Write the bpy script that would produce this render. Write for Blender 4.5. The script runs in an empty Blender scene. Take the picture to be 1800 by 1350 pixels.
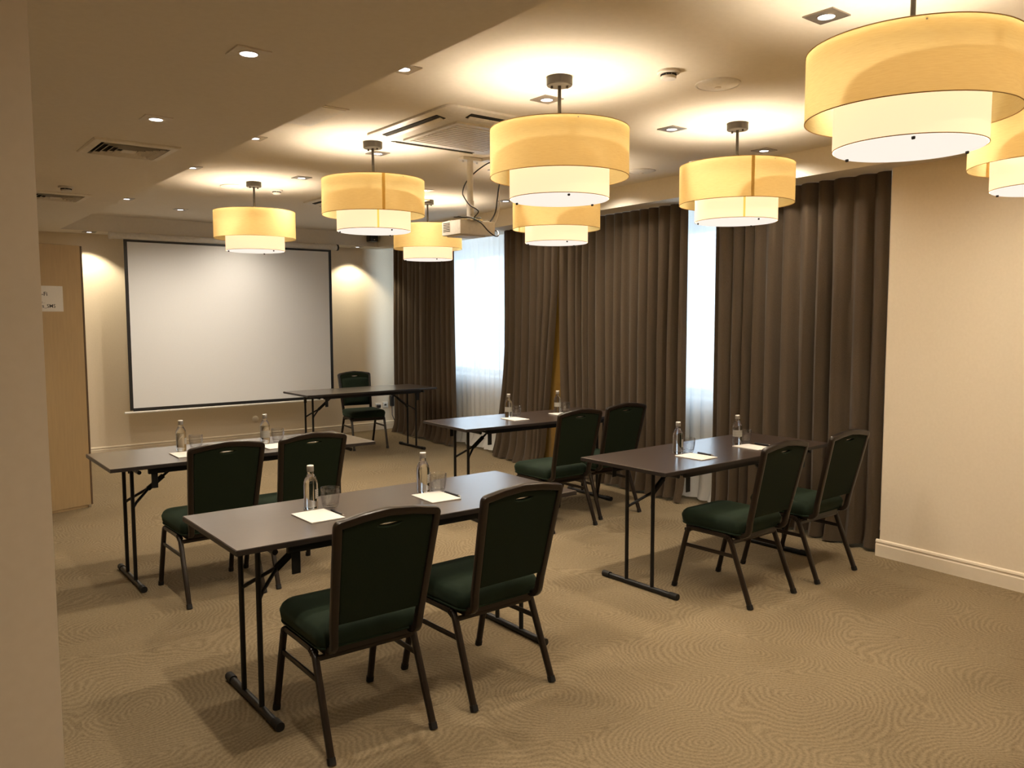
import bpy, bmesh, math, random
from mathutils import Vector, Matrix
R = math.radians
PI = math.pi
random.seed(7)
sc = bpy.context.scene
COL = sc.collection

# ------------------------------------------------------------------ camera
YAW, PITCH, ROLL, CAMH, FPX = R(38.156), R(-4.691), R(-0.156), 1.5905, 1436.2
fw = Vector((math.sin(YAW)*math.cos(PITCH), math.cos(YAW)*math.cos(PITCH), math.sin(PITCH)))
rt = Vector((math.cos(YAW), -math.sin(YAW), 0))
up = rt.cross(fw)
rt2 = rt*math.cos(ROLL) + up*math.sin(ROLL)
up2 = up*math.cos(ROLL) - rt*math.sin(ROLL)
cam = bpy.data.cameras.new('camera')
cam.sensor_width = 36.0
cam.lens = FPX*36.0/1800.0
cam.clip_start = 0.05
camo = bpy.data.objects.new('camera', cam)
M = Matrix((rt2, up2, -fw)).transposed().to_4x4()
M.translation = (0, 0, CAMH)
camo.matrix_world = M
COL.objects.link(camo)
sc.camera = camo

# ------------------------------------------------------------------ light and exposure
W = bpy.data.worlds.new('sky')
sc.world = W
W.use_nodes = True
bg = W.node_tree.nodes['Background']
bg.inputs['Color'].default_value = (0.66, 0.81, 1.0, 1)
bg.inputs['Strength'].default_value = 6.5
sc.view_settings.view_transform = 'Standard'
sc.view_settings.look = 'None'
sc.view_settings.gamma = 1.0
sc.view_settings.use_curve_mapping = False
sc.view_settings.exposure = 0.35
sc.cycles.use_denoising = True
sc.cycles.max_bounces = 10
sc.cycles.transparent_max_bounces = 16
sc.cycles.caustics_reflective = False
sc.cycles.caustics_refractive = False
sc.cycles.sample_clamp_indirect = 4.0
P_BULB = 18.0        # bulb inside each pendant
P_SPOT = 54.0       # each recessed downlight
WARM = (1.0, 0.86, 0.68)
SPOTC = (1.0, 0.87, 0.69)
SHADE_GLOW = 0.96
DISC_GLOW = 0.74

# ------------------------------------------------------------------ main dimensions
ZC, ZS, YB = 2.71, 2.535, 10.25      # main ceiling, dropped ceiling, screen wall
XL = 1.655                           # edge of the dropped ceiling
YBEAM = 9.86
def rx(y, off=0.0):                  # the slightly oblique window side of the room
    return 5.21 + 0.06*(y-2.7) + off

# ------------------------------------------------------------------ materials
def mat(name):
    m = bpy.data.materials.new(name)
    m.use_nodes = True
    nt = m.node_tree
    return m, nt, nt.nodes['Principled BSDF']
def N(nt, typ, **kw):
    n = nt.nodes.new(typ)
    for k, v in kw.items():
        setattr(n, k, v)
    return n
def setin(b, **kw):
    for k, v in kw.items():
        b.inputs[k.replace('_', ' ')].default_value = v
def ramp(nt, fac, stops):
    r = N(nt, 'ShaderNodeValToRGB')
    el = r.color_ramp.elements
    while len(el) < len(stops):
        el.new(0.5)
    for e, (p, c) in zip(el, stops):
        e.position = p
        e.color = (*c, 1)
    nt.links.new(fac, r.inputs['Fac'])
    return r
def noisy(name, c1, c2, scale=30.0, rough=0.6, bump=0.05, metal=0.0, spec=0.5, detail=4.0, dist=0.002, stretch=None):
    m, nt, b = mat(name)
    tc = N(nt, 'ShaderNodeTexCoord')
    src = tc.outputs['Object']
    if stretch:
        mp = N(nt, 'ShaderNodeMapping')
        mp.inputs['Scale'].default_value = stretch
        nt.links.new(src, mp.inputs['Vector'])
        src = mp.outputs['Vector']
    no = N(nt, 'ShaderNodeTexNoise')
    setin(no, Scale=scale, Detail=detail)
    nt.links.new(src, no.inputs['Vector'])
    rp = ramp(nt, no.outputs['Fac'], [(0.3, c1), (0.7, c2)])
    nt.links.new(rp.outputs['Color'], b.inputs['Base Color'])
    if bump:
        bp = N(nt, 'ShaderNodeBump')
        setin(bp, Strength=bump, Distance=dist)
        nt.links.new(no.outputs['Fac'], bp.inputs['Height'])
        nt.links.new(bp.outputs['Normal'], b.inputs['Normal'])
    setin(b, Roughness=rough, Metallic=metal)
    b.inputs['Specular IOR Level'].default_value = spec
    return m
def plain(name, c, rough=0.5, metal=0.0, spec=0.5):
    return noisy(name, tuple(x*0.94 for x in c), tuple(min(1, x*1.05) for x in c), 40, rough, 0.0, metal, spec)

MT = {}
MT['wall'] = noisy('cream_paint', (0.82, 0.71, 0.55), (0.85, 0.74, 0.58), 60, 0.75, 0.04, spec=0.25)
MT['ceil'] = noisy('ceiling_paint', (0.84, 0.78, 0.68), (0.87, 0.81, 0.71), 40, 0.85, 0.03, spec=0.2)
MT['base'] = noisy('baseboard_paint', (0.80, 0.70, 0.55), (0.83, 0.73, 0.58), 20, 0.45, 0.0)
MT['panel'] = noisy('tan_laminate', (0.36, 0.25, 0.125), (0.40, 0.28, 0.14), 8, 0.5, 0.02, stretch=(8, 8, 0.6))
MT['panel_edge'] = plain('brown_edge', (0.10, 0.06, 0.03), 0.5)
MT['top'] = noisy('dark_wood_laminate', (0.036, 0.022, 0.016), (0.048, 0.030, 0.022), 14, 0.32, 0.02, stretch=(0.5, 8, 8), dist=0.0002)
b_ = MT['top'].node_tree.nodes['Principled BSDF']
b_.inputs['Coat Weight'].default_value = 1.0
b_.inputs['Coat Roughness'].default_value = 0.24
MT['edge'] = plain('black_edge_band', (0.016, 0.011, 0.009), 0.45)
MT['steel'] = noisy('black_powder_coat', (0.004, 0.004, 0.004), (0.007, 0.0065, 0.006), 200, 0.42, 0.05, dist=0.0003, spec=0.35)
MT['rubber'] = plain('black_rubber', (0.009, 0.008, 0.007), 0.6, spec=0.3)
MT['frame'] = noisy('brown_chair_frame', (0.012, 0.0075, 0.0048), (0.015, 0.0095, 0.006), 120, 0.28, 0.02, dist=0.0002, spec=0.35)
MT['chrome'] = plain('polished_metal', (0.75, 0.74, 0.72), 0.2, 1.0)
MT['bronze'] = plain('dark_bronze', (0.032, 0.027, 0.021), 0.5, 0.0, 0.25)
MT['nickel'] = plain('brushed_nickel', (0.42, 0.39, 0.35), 0.38, 0.8)
MT['white_plastic'] = plain('white_plastic', (0.78, 0.75, 0.70), 0.4)
MT['black_plastic'] = plain('black_plastic', (0.018, 0.018, 0.02), 0.4)
MT['dark_void'] = plain('dark_cavity', (0.012, 0.011, 0.01), 0.9)
MT['paper'] = noisy('white_paper', (0.66, 0.63, 0.58), (0.68, 0.65, 0.60), 60, 0.8, 0.01)
MT['ink'] = plain('black_ink', (0.02, 0.02, 0.02), 0.7)
MT['grey_ink'] = plain('grey_ink', (0.30, 0.28, 0.26), 0.7)
MT['screen'] = noisy('projection_fabric', (0.83, 0.84, 0.86), (0.85, 0.86, 0.88), 150, 0.9, 0.02, spec=0.1)
MT['grille'] = plain('painted_grille', (0.84, 0.78, 0.68), 0.5)
MT['radiator'] = plain('white_enamel', (0.78, 0.74, 0.68), 0.4)
MT['frame_white'] = plain('white_window_frame', (0.80, 0.80, 0.80), 0.4)

def velvet():
    m, nt, b = mat('green_velvet')
    tc = N(nt, 'ShaderNodeTexCoord')
    n1 = N(nt, 'ShaderNodeTexNoise'); setin(n1, Scale=5.0, Detail=3.0)
    n2 = N(nt, 'ShaderNodeTexNoise'); setin(n2, Scale=400.0, Detail=2.0)
    nt.links.new(tc.outputs['Object'], n1.inputs['Vector'])
    nt.links.new(tc.outputs['Object'], n2.inputs['Vector'])
    rp = ramp(nt, n1.outputs['Fac'], [(0.35, (0.006, 0.012, 0.006)), (0.65, (0.011, 0.021, 0.0105))])
    nt.links.new(rp.outputs['Color'], b.inputs['Base Color'])
    bp = N(nt, 'ShaderNodeBump'); setin(bp, Strength=0.25, Distance=0.001)
    nt.links.new(n2.outputs['Fac'], bp.inputs['Height'])
    nt.links.new(bp.outputs['Normal'], b.inputs['Normal'])
    setin(b, Roughness=0.85)
    b.inputs['Sheen Weight'].default_value = 0.15
    b.inputs['Sheen Roughness'].default_value = 0.4
    b.inputs['Sheen Tint'].default_value = (0.42, 0.6, 0.40, 1)
    b.inputs['Specular IOR Level'].default_value = 0.2
    return m
MT['velvet'] = velvet()
MT['back_fabric'] = noisy('dark_green_backing', (0.006, 0.010, 0.004), (0.009, 0.015, 0.006), 300, 0.9, 0.1, spec=0.15, dist=0.0005)

def carpet():
    m, nt, b = mat('swirl_carpet')
    geo = N(nt, 'ShaderNodeNewGeometry')
    warp = N(nt, 'ShaderNodeTexNoise'); setin(warp, Scale=1.3, Detail=2.0)
    nt.links.new(geo.outputs['Position'], warp.inputs['Vector'])
    sub = N(nt, 'ShaderNodeVectorMath', operation='SUBTRACT'); sub.inputs[1].default_value = (0.5, 0.5, 0.5)
    nt.links.new(warp.outputs['Color'], sub.inputs[0])
    scl = N(nt, 'ShaderNodeVectorMath', operation='SCALE'); scl.inputs['Scale'].default_value = 0.55
    nt.links.new(sub.outputs[0], scl.inputs[0])
    add = N(nt, 'ShaderNodeVectorMath', operation='ADD')
    nt.links.new(geo.outputs['Position'], add.inputs[0]); nt.links.new(scl.outputs[0], add.inputs[1])
    mp = N(nt, 'ShaderNodeMapping'); mp.inputs['Scale'].default_value = (1.4, 1.45, 0.0); mp.inputs['Rotation'].default_value = (0, 0, R(12))
    w2 = N(nt, 'ShaderNodeTexNoise'); setin(w2, Scale=14.0, Detail=2.0)
    nt.links.new(geo.outputs['Position'], w2.inputs['Vector'])
    sub2 = N(nt, 'ShaderNodeVectorMath', operation='SUBTRACT'); sub2.inputs[1].default_value = (0.5, 0.5, 0.5)
    nt.links.new(w2.outputs['Color'], sub2.inputs[0])
    sc2 = N(nt, 'ShaderNodeVectorMath', operation='SCALE'); sc2.inputs['Scale'].default_value = 0.035
    nt.links.new(sub2.outputs[0], sc2.inputs[0])
    add2 = N(nt, 'ShaderNodeVectorMath', operation='ADD')
    nt.links.new(add.outputs[0], add2.inputs[0]); nt.links.new(sc2.outputs[0], add2.inputs[1])
    nt.links.new(add2.outputs[0], mp.inputs['Vector'])
    vo = N(nt, 'ShaderNodeTexVoronoi', feature='SMOOTH_F1')
    vo.voronoi_dimensions = '2D'
    setin(vo, Scale=1.0, Smoothness=0.12, Randomness=0.9)
    nt.links.new(mp.outputs[0], vo.inputs['Vector'])
    mul = N(nt, 'ShaderNodeMath', operation='MULTIPLY'); mul.inputs[1].default_value = 2*PI*30.0
    nt.links.new(vo.outputs['Distance'], mul.inputs[0])
    sn = N(nt, 'ShaderNodeMath', operation='SINE')
    nt.links.new(mul.outputs[0], sn.inputs[0])
    fine = N(nt, 'ShaderNodeTexNoise'); setin(fine, Scale=95.0, Detail=6.0, Roughness=0.75)
    nt.links.new(geo.outputs['Position'], fine.inputs['Vector'])
    big = N(nt, 'ShaderNodeTexNoise'); setin(big, Scale=0.9, Detail=2.0)
    nt.links.new(geo.outputs['Position'], big.inputs['Vector'])
    mr = N(nt, 'ShaderNodeMapRange'); setin(mr, From_Min=-1.0, From_Max=1.0, To_Min=0.35, To_Max=0.57)
    nt.links.new(sn.outputs[0], mr.inputs['Value'])
    f2 = N(nt, 'ShaderNodeMath', operation='MULTIPLY_ADD'); f2.inputs[1].default_value = 1.5; f2.inputs[2].default_value = -0.75
    nt.links.new(fine.outputs['Fac'], f2.inputs[0])
    s1 = N(nt, 'ShaderNodeMath', operation='ADD')
    nt.links.new(mr.outputs[0], s1.inputs[0]); nt.links.new(f2.outputs[0], s1.inputs[1])
    b2 = N(nt, 'ShaderNodeMath', operation='MULTIPLY_ADD'); b2.inputs[1].default_value = 0.35; b2.inputs[2].default_value = -0.17
    nt.links.new(big.outputs['Fac'], b2.inputs[0])
    s2 = N(nt, 'ShaderNodeMath', operation='ADD')
    nt.links.new(s1.outputs[0], s2.inputs[0]); nt.links.new(b2.outputs[0], s2.inputs[1])
    rp = ramp(nt, s2.outputs[0], [(0.0, (0.105, 0.078, 0.043)), (0.45, (0.205, 0.155, 0.092)), (1.0, (0.325, 0.255, 0.16))])
    nt.links.new(rp.outputs['Color'], b.inputs['Base Color'])
    bp = N(nt, 'ShaderNodeBump'); setin(bp, Strength=0.5, Distance=0.006)
    nt.links.new(s1.outputs[0], bp.inputs['Height'])
    nt.links.new(bp.outputs['Normal'], b.inputs['Normal'])
    setin(b, Roughness=0.95)
    b.inputs['Specular IOR Level'].default_value = 0.1
    return m
MT['carpet'] = carpet()

def curtain_mat(name, c1, c2):
    m, nt, b = mat(name)
    tc = N(nt, 'ShaderNodeTexCoord')
    mp = N(nt, 'ShaderNodeMapping'); mp.inputs['Scale'].default_value = (120, 120, 900)
    nt.links.new(tc.outputs['Object'], mp.inputs['Vector'])
    n = N(nt, 'ShaderNodeTexNoise'); setin(n, Scale=1.0, Detail=2.0)
    nt.links.new(mp.outputs[0], n.inputs['Vector'])
    rp = ramp(nt, n.outputs['Fac'], [(0.3, c1), (0.7, c2)])
    nt.links.new(rp.outputs['Color'], b.inputs['Base Color'])
    setin(b, Roughness=0.8)
    b.inputs['Sheen Weight'].default_value = 0.15
    b.inputs['Specular IOR Level'].default_value = 0.15
    return m
MT['curtain'] = curtain_mat('brown_curtain_weave', (0.125, 0.088, 0.057), (0.172, 0.126, 0.084))
MT['lining'] = curtain_mat('gold_lining', (0.30, 0.17, 0.035), (0.36, 0.21, 0.045))

def sheer_mat():
    m = bpy.data.materials.new('white_sheer'); m.use_nodes = True
    nt = m.node_tree; nt.nodes.clear()
    out = N(nt, 'ShaderNodeOutputMaterial')
    tr = N(nt, 'ShaderNodeBsdfTransparent'); tr.inputs[0].default_value = (1, 1, 1, 1)
    tl = N(nt, 'ShaderNodeBsdfTranslucent'); tl.inputs[0].default_value = (0.88, 0.88, 0.88, 1)
    df = N(nt, 'ShaderNodeBsdfDiffuse'); df.inputs[0].default_value = (0.82, 0.80, 0.76, 1)
    a = N(nt, 'ShaderNodeMixShader'); a.inputs[0].default_value = 0.66
    nt.links.new(tl.outputs[0], a.inputs[1]); nt.links.new(df.outputs[0], a.inputs[2])
    tc = N(nt, 'ShaderNodeTexCoord')
    n = N(nt, 'ShaderNodeTexNoise'); setin(n, Scale=700.0, Detail=1.0)
    nt.links.new(tc.outputs['Object'], n.inputs['Vector'])
    mr = N(nt, 'ShaderNodeMapRange'); setin(mr, To_Min=0.88, To_Max=0.98)
    nt.links.new(n.outputs['Fac'], mr.inputs['Value'])
    b = N(nt, 'ShaderNodeMixShader')
    nt.links.new(mr.outputs[0], b.inputs[0])
    nt.links.new(tr.outputs[0], b.inputs[1]); nt.links.new(a.outputs[0], b.inputs[2])
    nt.links.new(b.outputs[0], out.inputs[0])
    return m
MT['sheer'] = sheer_mat()

def pane_mat():
    m = bpy.data.materials.new('window_glass'); m.use_nodes = True
    nt = m.node_tree; nt.nodes.clear()
    out = N(nt, 'ShaderNodeOutputMaterial')
    tr = N(nt, 'ShaderNodeBsdfTransparent'); tr.inputs[0].default_value = (0.93, 0.96, 0.96, 1)
    gl = N(nt, 'ShaderNodeBsdfGlossy'); gl.inputs['Roughness'].default_value = 0.02
    b = N(nt, 'ShaderNodeMixShader'); b.inputs[0].default_value = 0.05
    nt.links.new(tr.outputs[0], b.inputs[1]); nt.links.new(gl.outputs[0], b.inputs[2])
    nt.links.new(b.outputs[0], out.inputs[0])
    return m
MT['pane'] = pane_mat()

def glass(name, ior, col=(1, 1, 1)):
    m, nt, b = mat(name)
    setin(b, Roughness=0.0, IOR=ior)
    b.inputs['Transmission Weight'].default_value = 1.0
    b.inputs['Base Color'].default_value = (*col, 1)
    return m
MT['bottle'] = glass('clear_bottle_water', 1.36, (0.97, 0.98, 0.98))
def thin_glass():
    m = bpy.data.materials.new('clear_glass'); m.use_nodes = True
    nt = m.node_tree; nt.nodes.clear()
    out = N(nt, 'ShaderNodeOutputMaterial')
    tr = N(nt, 'ShaderNodeBsdfTransparent'); tr.inputs[0].default_value = (0.95, 0.955, 0.96, 1)
    gl = N(nt, 'ShaderNodeBsdfGlossy'); gl.inputs['Roughness'].default_value = 0.03
    fc = N(nt, 'ShaderNodeLayerWeight'); fc.inputs['Blend'].default_value = 0.5
    pw = N(nt, 'ShaderNodeMath', operation='POWER'); pw.inputs[1].default_value = 2.4
    nt.links.new(fc.outputs['Facing'], pw.inputs[0])
    lw = N(nt, 'ShaderNodeMath', operation='MULTIPLY_ADD'); lw.inputs[1].default_value = 0.85; lw.inputs[2].default_value = 0.07
    nt.links.new(pw.outputs[0], lw.inputs[0])
    b = N(nt, 'ShaderNodeMixShader')
    nt.links.new(lw.outputs[0], b.inputs[0])
    nt.links.new(tr.outputs[0], b.inputs[1]); nt.links.new(gl.outputs[0], b.inputs[2])
    nt.links.new(b.outputs[0], out.inputs[0])
    return m
MT['glass'] = thin_glass()

def emit(name, col, strength, mixd=0.0, dcol=(0.8, 0.8, 0.8)):
    m, nt, b = mat(name)
    b.inputs['Base Color'].default_value = (*dcol, 1)
    b.inputs['Emission Color'].default_value = (*col, 1)
    b.inputs['Emission Strength'].default_value = strength
    setin(b, Roughness=0.7)
    b.inputs['Specular IOR Level'].default_value = 0.1
    return m
MT['lens'] = emit('downlight_lens', (0.95, 0.95, 1.0), 6.0)
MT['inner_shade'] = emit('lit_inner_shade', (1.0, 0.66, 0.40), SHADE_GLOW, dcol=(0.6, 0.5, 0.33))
MT['disc'] = emit('lit_diffuser_disc', (1.0, 0.92, 0.82), DISC_GLOW, dcol=(0.35, 0.33, 0.3))
def shade_mat():
    m = bpy.data.materials.new('yellow_shade_fabric'); m.use_nodes = True
    nt = m.node_tree; nt.nodes.clear()
    out = N(nt, 'ShaderNodeOutputMaterial')
    tc = N(nt, 'ShaderNodeTexCoord')
    mp = N(nt, 'ShaderNodeMapping'); mp.inputs['Scale'].default_value = (30, 30, 500)
    nt.links.new(tc.outputs['Object'], mp.inputs['Vector'])
    n = N(nt, 'ShaderNodeTexNoise'); setin(n, Scale=1.0, Detail=2.0)
    nt.links.new(mp.outputs[0], n.inputs['Vector'])
    rp = ramp(nt, n.outputs['Fac'], [(0.3, (0.84, 0.70, 0.34)), (0.7, (0.90, 0.77, 0.39))])
    tl = N(nt, 'ShaderNodeBsdfTranslucent'); df = N(nt, 'ShaderNodeBsdfDiffuse')
    nt.links.new(rp.outputs[0], tl.inputs[0]); nt.links.new(rp.outputs[0], df.inputs[0])
    a = N(nt, 'ShaderNodeMixShader'); a.inputs[0].default_value = 0.28
    nt.links.new(tl.outputs[0], a.inputs[1]); nt.links.new(df.outputs[0], a.inputs[2])
    nt.links.new(a.outputs[0], out.inputs[0])
    return m
MT['shade'] = shade_mat()
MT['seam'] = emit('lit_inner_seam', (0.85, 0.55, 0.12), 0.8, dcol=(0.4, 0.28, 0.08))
MT['trim_tape'] = plain('brown_trim_tape', (0.42, 0.26, 0.08), 0.7)
def label_mat():
    m, nt, b = mat('bottle_label')
    tc = N(nt, 'ShaderNodeTexCoord')
    mp = N(nt, 'ShaderNodeMapping'); mp.inputs['Scale'].default_value = (1, 1, 1)
    nt.links.new(tc.outputs['Object'], mp.inputs['Vector'])
    wv = N(nt, 'ShaderNodeTexWave', bands_direction='Z'); setin(wv, Scale=38.0, Distortion=0.0)
    nt.links.new(mp.outputs[0], wv.inputs['Vector'])
    rp = ramp(nt, wv.outputs['Fac'], [(0.05, (0.30, 0.28, 0.25)), (0.30, (0.72, 0.68, 0.60))])
    nt.links.new(rp.outputs[0], b.inputs['Base Color'])
    setin(b, Roughness=0.6)
    return m
MT['label'] = label_mat()

# ------------------------------------------------------------------ geometry helpers
def bm_box(bm, c, s, bevel=0.0, seg=1, rot=None):
    r = bmesh.ops.create_cube(bm, size=1.0)
    vs = r['verts']
    bmesh.ops.scale(bm, vec=s, verts=vs)
    if bevel > 0:
        es = list({e for v in vs for e in v.link_edges})
        g = bmesh.ops.bevel(bm, geom=es, offset=bevel, segments=seg, affect='EDGES', profile=0.5)
        vs = list({v for f in g['faces'] for v in f.verts} | {v for v in vs if v.is_valid})
    if rot is not None:
        bmesh.ops.rotate(bm, cent=(0, 0, 0), matrix=rot, verts=vs)
    bmesh.ops.translate(bm, vec=c, verts=vs)
    return vs
def box(c, s, bevel=0.0, seg=1, rot=None):
    bm = bmesh.new(); bm_box(bm, c, s, bevel, seg, rot); return bm
def rings_to(bm, rings, cap0=True, cap1=True, closed=True):
    vr = [[bm.verts.new(p) for p in ring] for ring in rings]
    n = len(rings[0])
    for a, b in zip(vr[:-1], vr[1:]):
        for i in range(n if closed else n-1):
            j = (i+1) % n
            try: bm.faces.new((a[i], a[j], b[j], b[i]))
            except ValueError: pass
    if cap0: bm.faces.new(list(reversed(vr[0])))
    if cap1: bm.faces.new(vr[-1])
    return vr
def lathe(prof, n=32, cap=True, bm=None, c=(0, 0, 0), rfun=None):
    bm = bm or bmesh.new()
    rings = []
    for r, z in prof:
        ring = []
        for i in range(n):
            a = 2*PI*i/n
            rr = r*(rfun(a, z) if rfun else 1)
            ring.append((c[0]+rr*math.cos(a), c[1]+rr*math.sin(a), c[2]+z))
        rings.append(ring)
    rings_to(bm, rings, cap, cap)
    bmesh.ops.recalc_face_normals(bm, faces=bm.faces[:])
    return bm
def fillet(pts, r, n=5):
    pts = [Vector(p) for p in pts]
    out = [pts[0]]
    for i in range(1, len(pts)-1):
        a, b, c = pts[i-1], pts[i], pts[i+1]
        ri = r[i-1] if isinstance(r, (list, tuple)) else r
        d1, d2 = (a-b), (c-b)
        ang = d1.angle(d2)
        t = min(ri/math.tan(ang/2), d1.length*0.49, d2.length*0.49)
        p0, p1 = b+d1.normalized()*t, b+d2.normalized()*t
        for k in range(n+1):
            u = k/n
            out.append((1-u)**2*p0 + 2*u*(1-u)*b + u*u*p1)
    out.append(pts[-1])
    return out
def sweep(pts, prof, bm=None, up=None, closed=False):
    """prof: list of (a,b) offsets; frame by parallel transport"""
    bm = bm or bmesh.new()
    pts = [Vector(p) for p in pts]
    n = len(pts)
    def tan(i):
        if closed:
            return (pts[(i+1) % n]-pts[i-1]).normalized()
        if i == 0: return (pts[1]-pts[0]).normalized()
        if i == n-1: return (pts[-1]-pts[-2]).normalized()
        return ((pts[i+1]-pts[i]).normalized()+(pts[i]-pts[i-1]).normalized()).normalized()
    t = tan(0)
    u = Vector(up) if up is not None else (Vector((0, 0, 1)) if abs(t.z) < 0.9 else Vector((1, 0, 0)))
    u = (u - t*u.dot(t)).normalized()
    rings = []
    for i in range(n):
        t2 = tan(i)
        u = (u - t2*u.dot(t2)).normalized()
        v = t2.cross(u)
        rings.append([pts[i]+u*a+v*b for a, b in prof])
    if closed:
        rings.append(rings[0])
    rings_to(bm, rings, not closed, not closed)
    if closed:
        bmesh.ops.remove_doubles(bm, verts=bm.verts[:], dist=1e-6)
    bmesh.ops.recalc_face_normals(bm, faces=bm.faces[:])
    return bm
def circ(r, n=10): return [(r*math.cos(2*PI*i/n), r*math.sin(2*PI*i/n)) for i in range(n)]
def rrect(w, h, r, n=3):
    out = []
    for cx, cy, a0 in ((w/2-r, h/2-r, 0), (-w/2+r, h/2-r, 90), (-w/2+r, -h/2+r, 180), (w/2-r, -h/2+r, 270)):
        for k in range(n+1):
            a = R(a0+90*k/n)
            out.append((cx+r*math.cos(a), cy+r*math.sin(a)))
    return out
def tube(pts, r, n=10, bm=None): return sweep(pts, circ(r, n), bm)
def link(name, me, parent=None, loc=None, rotz=None):
    o = bpy.data.objects.new(name, me)
    COL.objects.link(o)
    if parent: o.parent = parent
    if loc is not None: o.location = loc
    if rotz is not None: o.rotation_euler = (0, 0, rotz)
    return o
def mesh_from(bm, name, m, smooth=35):
    me = bpy.data.meshes.new(name)
    bm.to_mesh(me); bm.free()
    me.materials.append(m)
    if smooth:
        me.shade_smooth()
        me.set_sharp_from_angle(angle=R(smooth))
    return me
def obj(name, bm, m, parent=None, loc=None, rotz=None, smooth=35):
    return link(name, mesh_from(bm, name, m, smooth), parent, loc, rotz)
def tag(o, label, cat, group=None):
    o['label'] = label; o['category'] = cat
    if group: o['group'] = group
    return o
def thing(name, label, cat, loc=(0, 0, 0), rotz=0, group=None):
    o = bpy.data.objects.new(name, None); COL.objects.link(o)
    o.empty_display_size = 0.05
    o.location = loc; o.rotation_euler = (0, 0, rotz)
    return tag(o, label, cat, group)
def copy_tree(o, parent=None):
    c = o.copy(); COL.objects.link(c)
    if parent: c.parent = parent
    for ch in list(o.children): copy_tree(ch, c)
    return c
def struct(name, bm, m, parent=None, smooth=0):
    o = obj(name, bm, m, parent, smooth=smooth)
    o['kind'] = 'structure'
    return o
def prism(poly, z0, z1, bm=None):
    bm = bm or bmesh.new()
    rings_to(bm, [[(x, y, z0) for x, y in poly], [(x, y, z1) for x, y in poly]])
    bmesh.ops.recalc_face_normals(bm, faces=bm.faces[:])
    return bm

# ------------------------------------------------------------------ room shell
YF = -3.0
XO = -2.2
struct('floor', prism([(XO-.2, YF-.2), (6.6, YF-.2), (6.6, YB+.2), (XO-.2, YB+.2)], -0.12, 0.0), MT['carpet'])
struct('ceiling', prism([(XO-.2, YF-.2), (6.6, YF-.2), (6.6, YB+.2), (XO-.2, YB+.2)], ZC, ZC+.15), MT['ceil'])
# dropped ceilings: left, screen side, window side
struct('trim_1', prism([(XO, YF), (XL, YF), (XL, YBEAM), (XO, YBEAM)], ZS, ZC), MT['ceil'])
struct('trim_2', prism([(XO, YBEAM), (rx(YBEAM, -.19), YBEAM), (6.5, YBEAM), (6.5, YB), (XO, YB)], ZS, ZC), MT['ceil'])
struct('trim_3', prism([(rx(YF, -.19), YF), (6.5, YF), (6.5, YBEAM), (rx(YBEAM, -.19), YBEAM)], ZS, ZC), MT['ceil'])
struct('wall_back', prism([(XO, YB), (6.5, YB), (6.5, YB+.15), (XO, YB+.15)], 0, ZS), MT['wall'])
struct('wall_front', prism([(XO, YF-.15), (6.5, YF-.15), (6.5, YF), (XO, YF)], 0, ZC), MT['wall'])
struct('wall_left', prism([(XO-.15, YF), (XO, YF), (XO, YB), (XO-.15, YB)], 0, ZS), MT['wall'])
struct('wall_right', prism([(rx(YF), YF), (rx(YF)+.95, YF), (rx(2.68)+.65, 2.68), (rx(2.68), 2.68)], 0, ZS), MT['wall'])
# near pier beside the camera and the wall end behind it
struct('wall_near', prism([(XO, 1.2), (0.1765, 1.2), (0.1765, 1.42), (XO, 1.42)], 0, ZS), MT['wall'])
struct('wall_middle', prism([(XO, 5.9), (0.850, 5.9), (0.850, 6.2), (XO, 6.2)], 0, ZS), MT['wall'])
# window wall with two openings
WOFF = 0.62
def win_wall(y0, y1, z0, z1, bm):
    prism([(rx(y0, WOFF), y0), (rx(y1, WOFF), y1), (rx(y1, WOFF+.22), y1), (rx(y0, WOFF+.22), y0)], z0, z1, bm)
ZSILL, ZHEAD = 0.86, 2.42
WINS = [(7.35, 9.45), (3.65, 5.95)]
bm = bmesh.new()
win_wall(2.68, YB, 0, ZSILL, bm)
win_wall(2.68, YB, ZHEAD, ZS, bm)
for y0, y1 in ((2.68, 3.65), (5.95, 7.35), (9.45, YB)):
    win_wall(y0, y1, ZSILL, ZHEAD, bm)
struct('wall_window', bm, MT['wall'])
SL = math.atan(0.06)
for k, (y0, y1) in enumerate(WINS):
    yc = (y0+y1)/2
    w = (y1-y0)/math.cos(SL)
    root = bpy.data.objects.new('window_%d' % (k+1), None); COL.objects.link(root)
    root.location = (rx(yc, WOFF+.11), yc, 0); root.rotation_euler = (0, 0, -SL)
    root['kind'] = 'structure'
    h = ZHEAD-ZSILL; zc = (ZHEAD+ZSILL)/2
    bm = bmesh.new()
    for sy in (-1, 1):
        bm_box(bm, (0, sy*(w/2-.03), zc), (.07, .06, h), .006)
        bm_box(bm, (0, 0, zc+sy*(h/2-.03)), (.07, w-.12, .06), .006)
    obj('window_frame', bm, MT['frame_white'], root)
    for i in (-1, 1):
        obj('mullion', box((0, i*w/6, zc), (.06, .07, h-.12), .006), MT['frame_white'], root)
    for i in (-1, 0, 1):
        obj('pane', box((0, i*w/3, zc), (.012, w/3-.075, h-.12)), MT['pane'], root)
    obj('window_sill', box((-.19, 0, ZSILL-.02), (.26, w+.1, .035), .008), MT['frame_white'], root)
    pl = bpy.data.lights.new('daylight_portal', 'AREA'); pl.shape = 'RECTANGLE'; pl.size = h; pl.size_y = w
    pl.cycles.is_portal = True
    po = bpy.data.objects.new('daylight_portal', pl); COL.objects.link(po)
    po.parent = root; po.location = (.16, 0, zc); po.rotation_euler = (0, R(90), 0)

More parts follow.
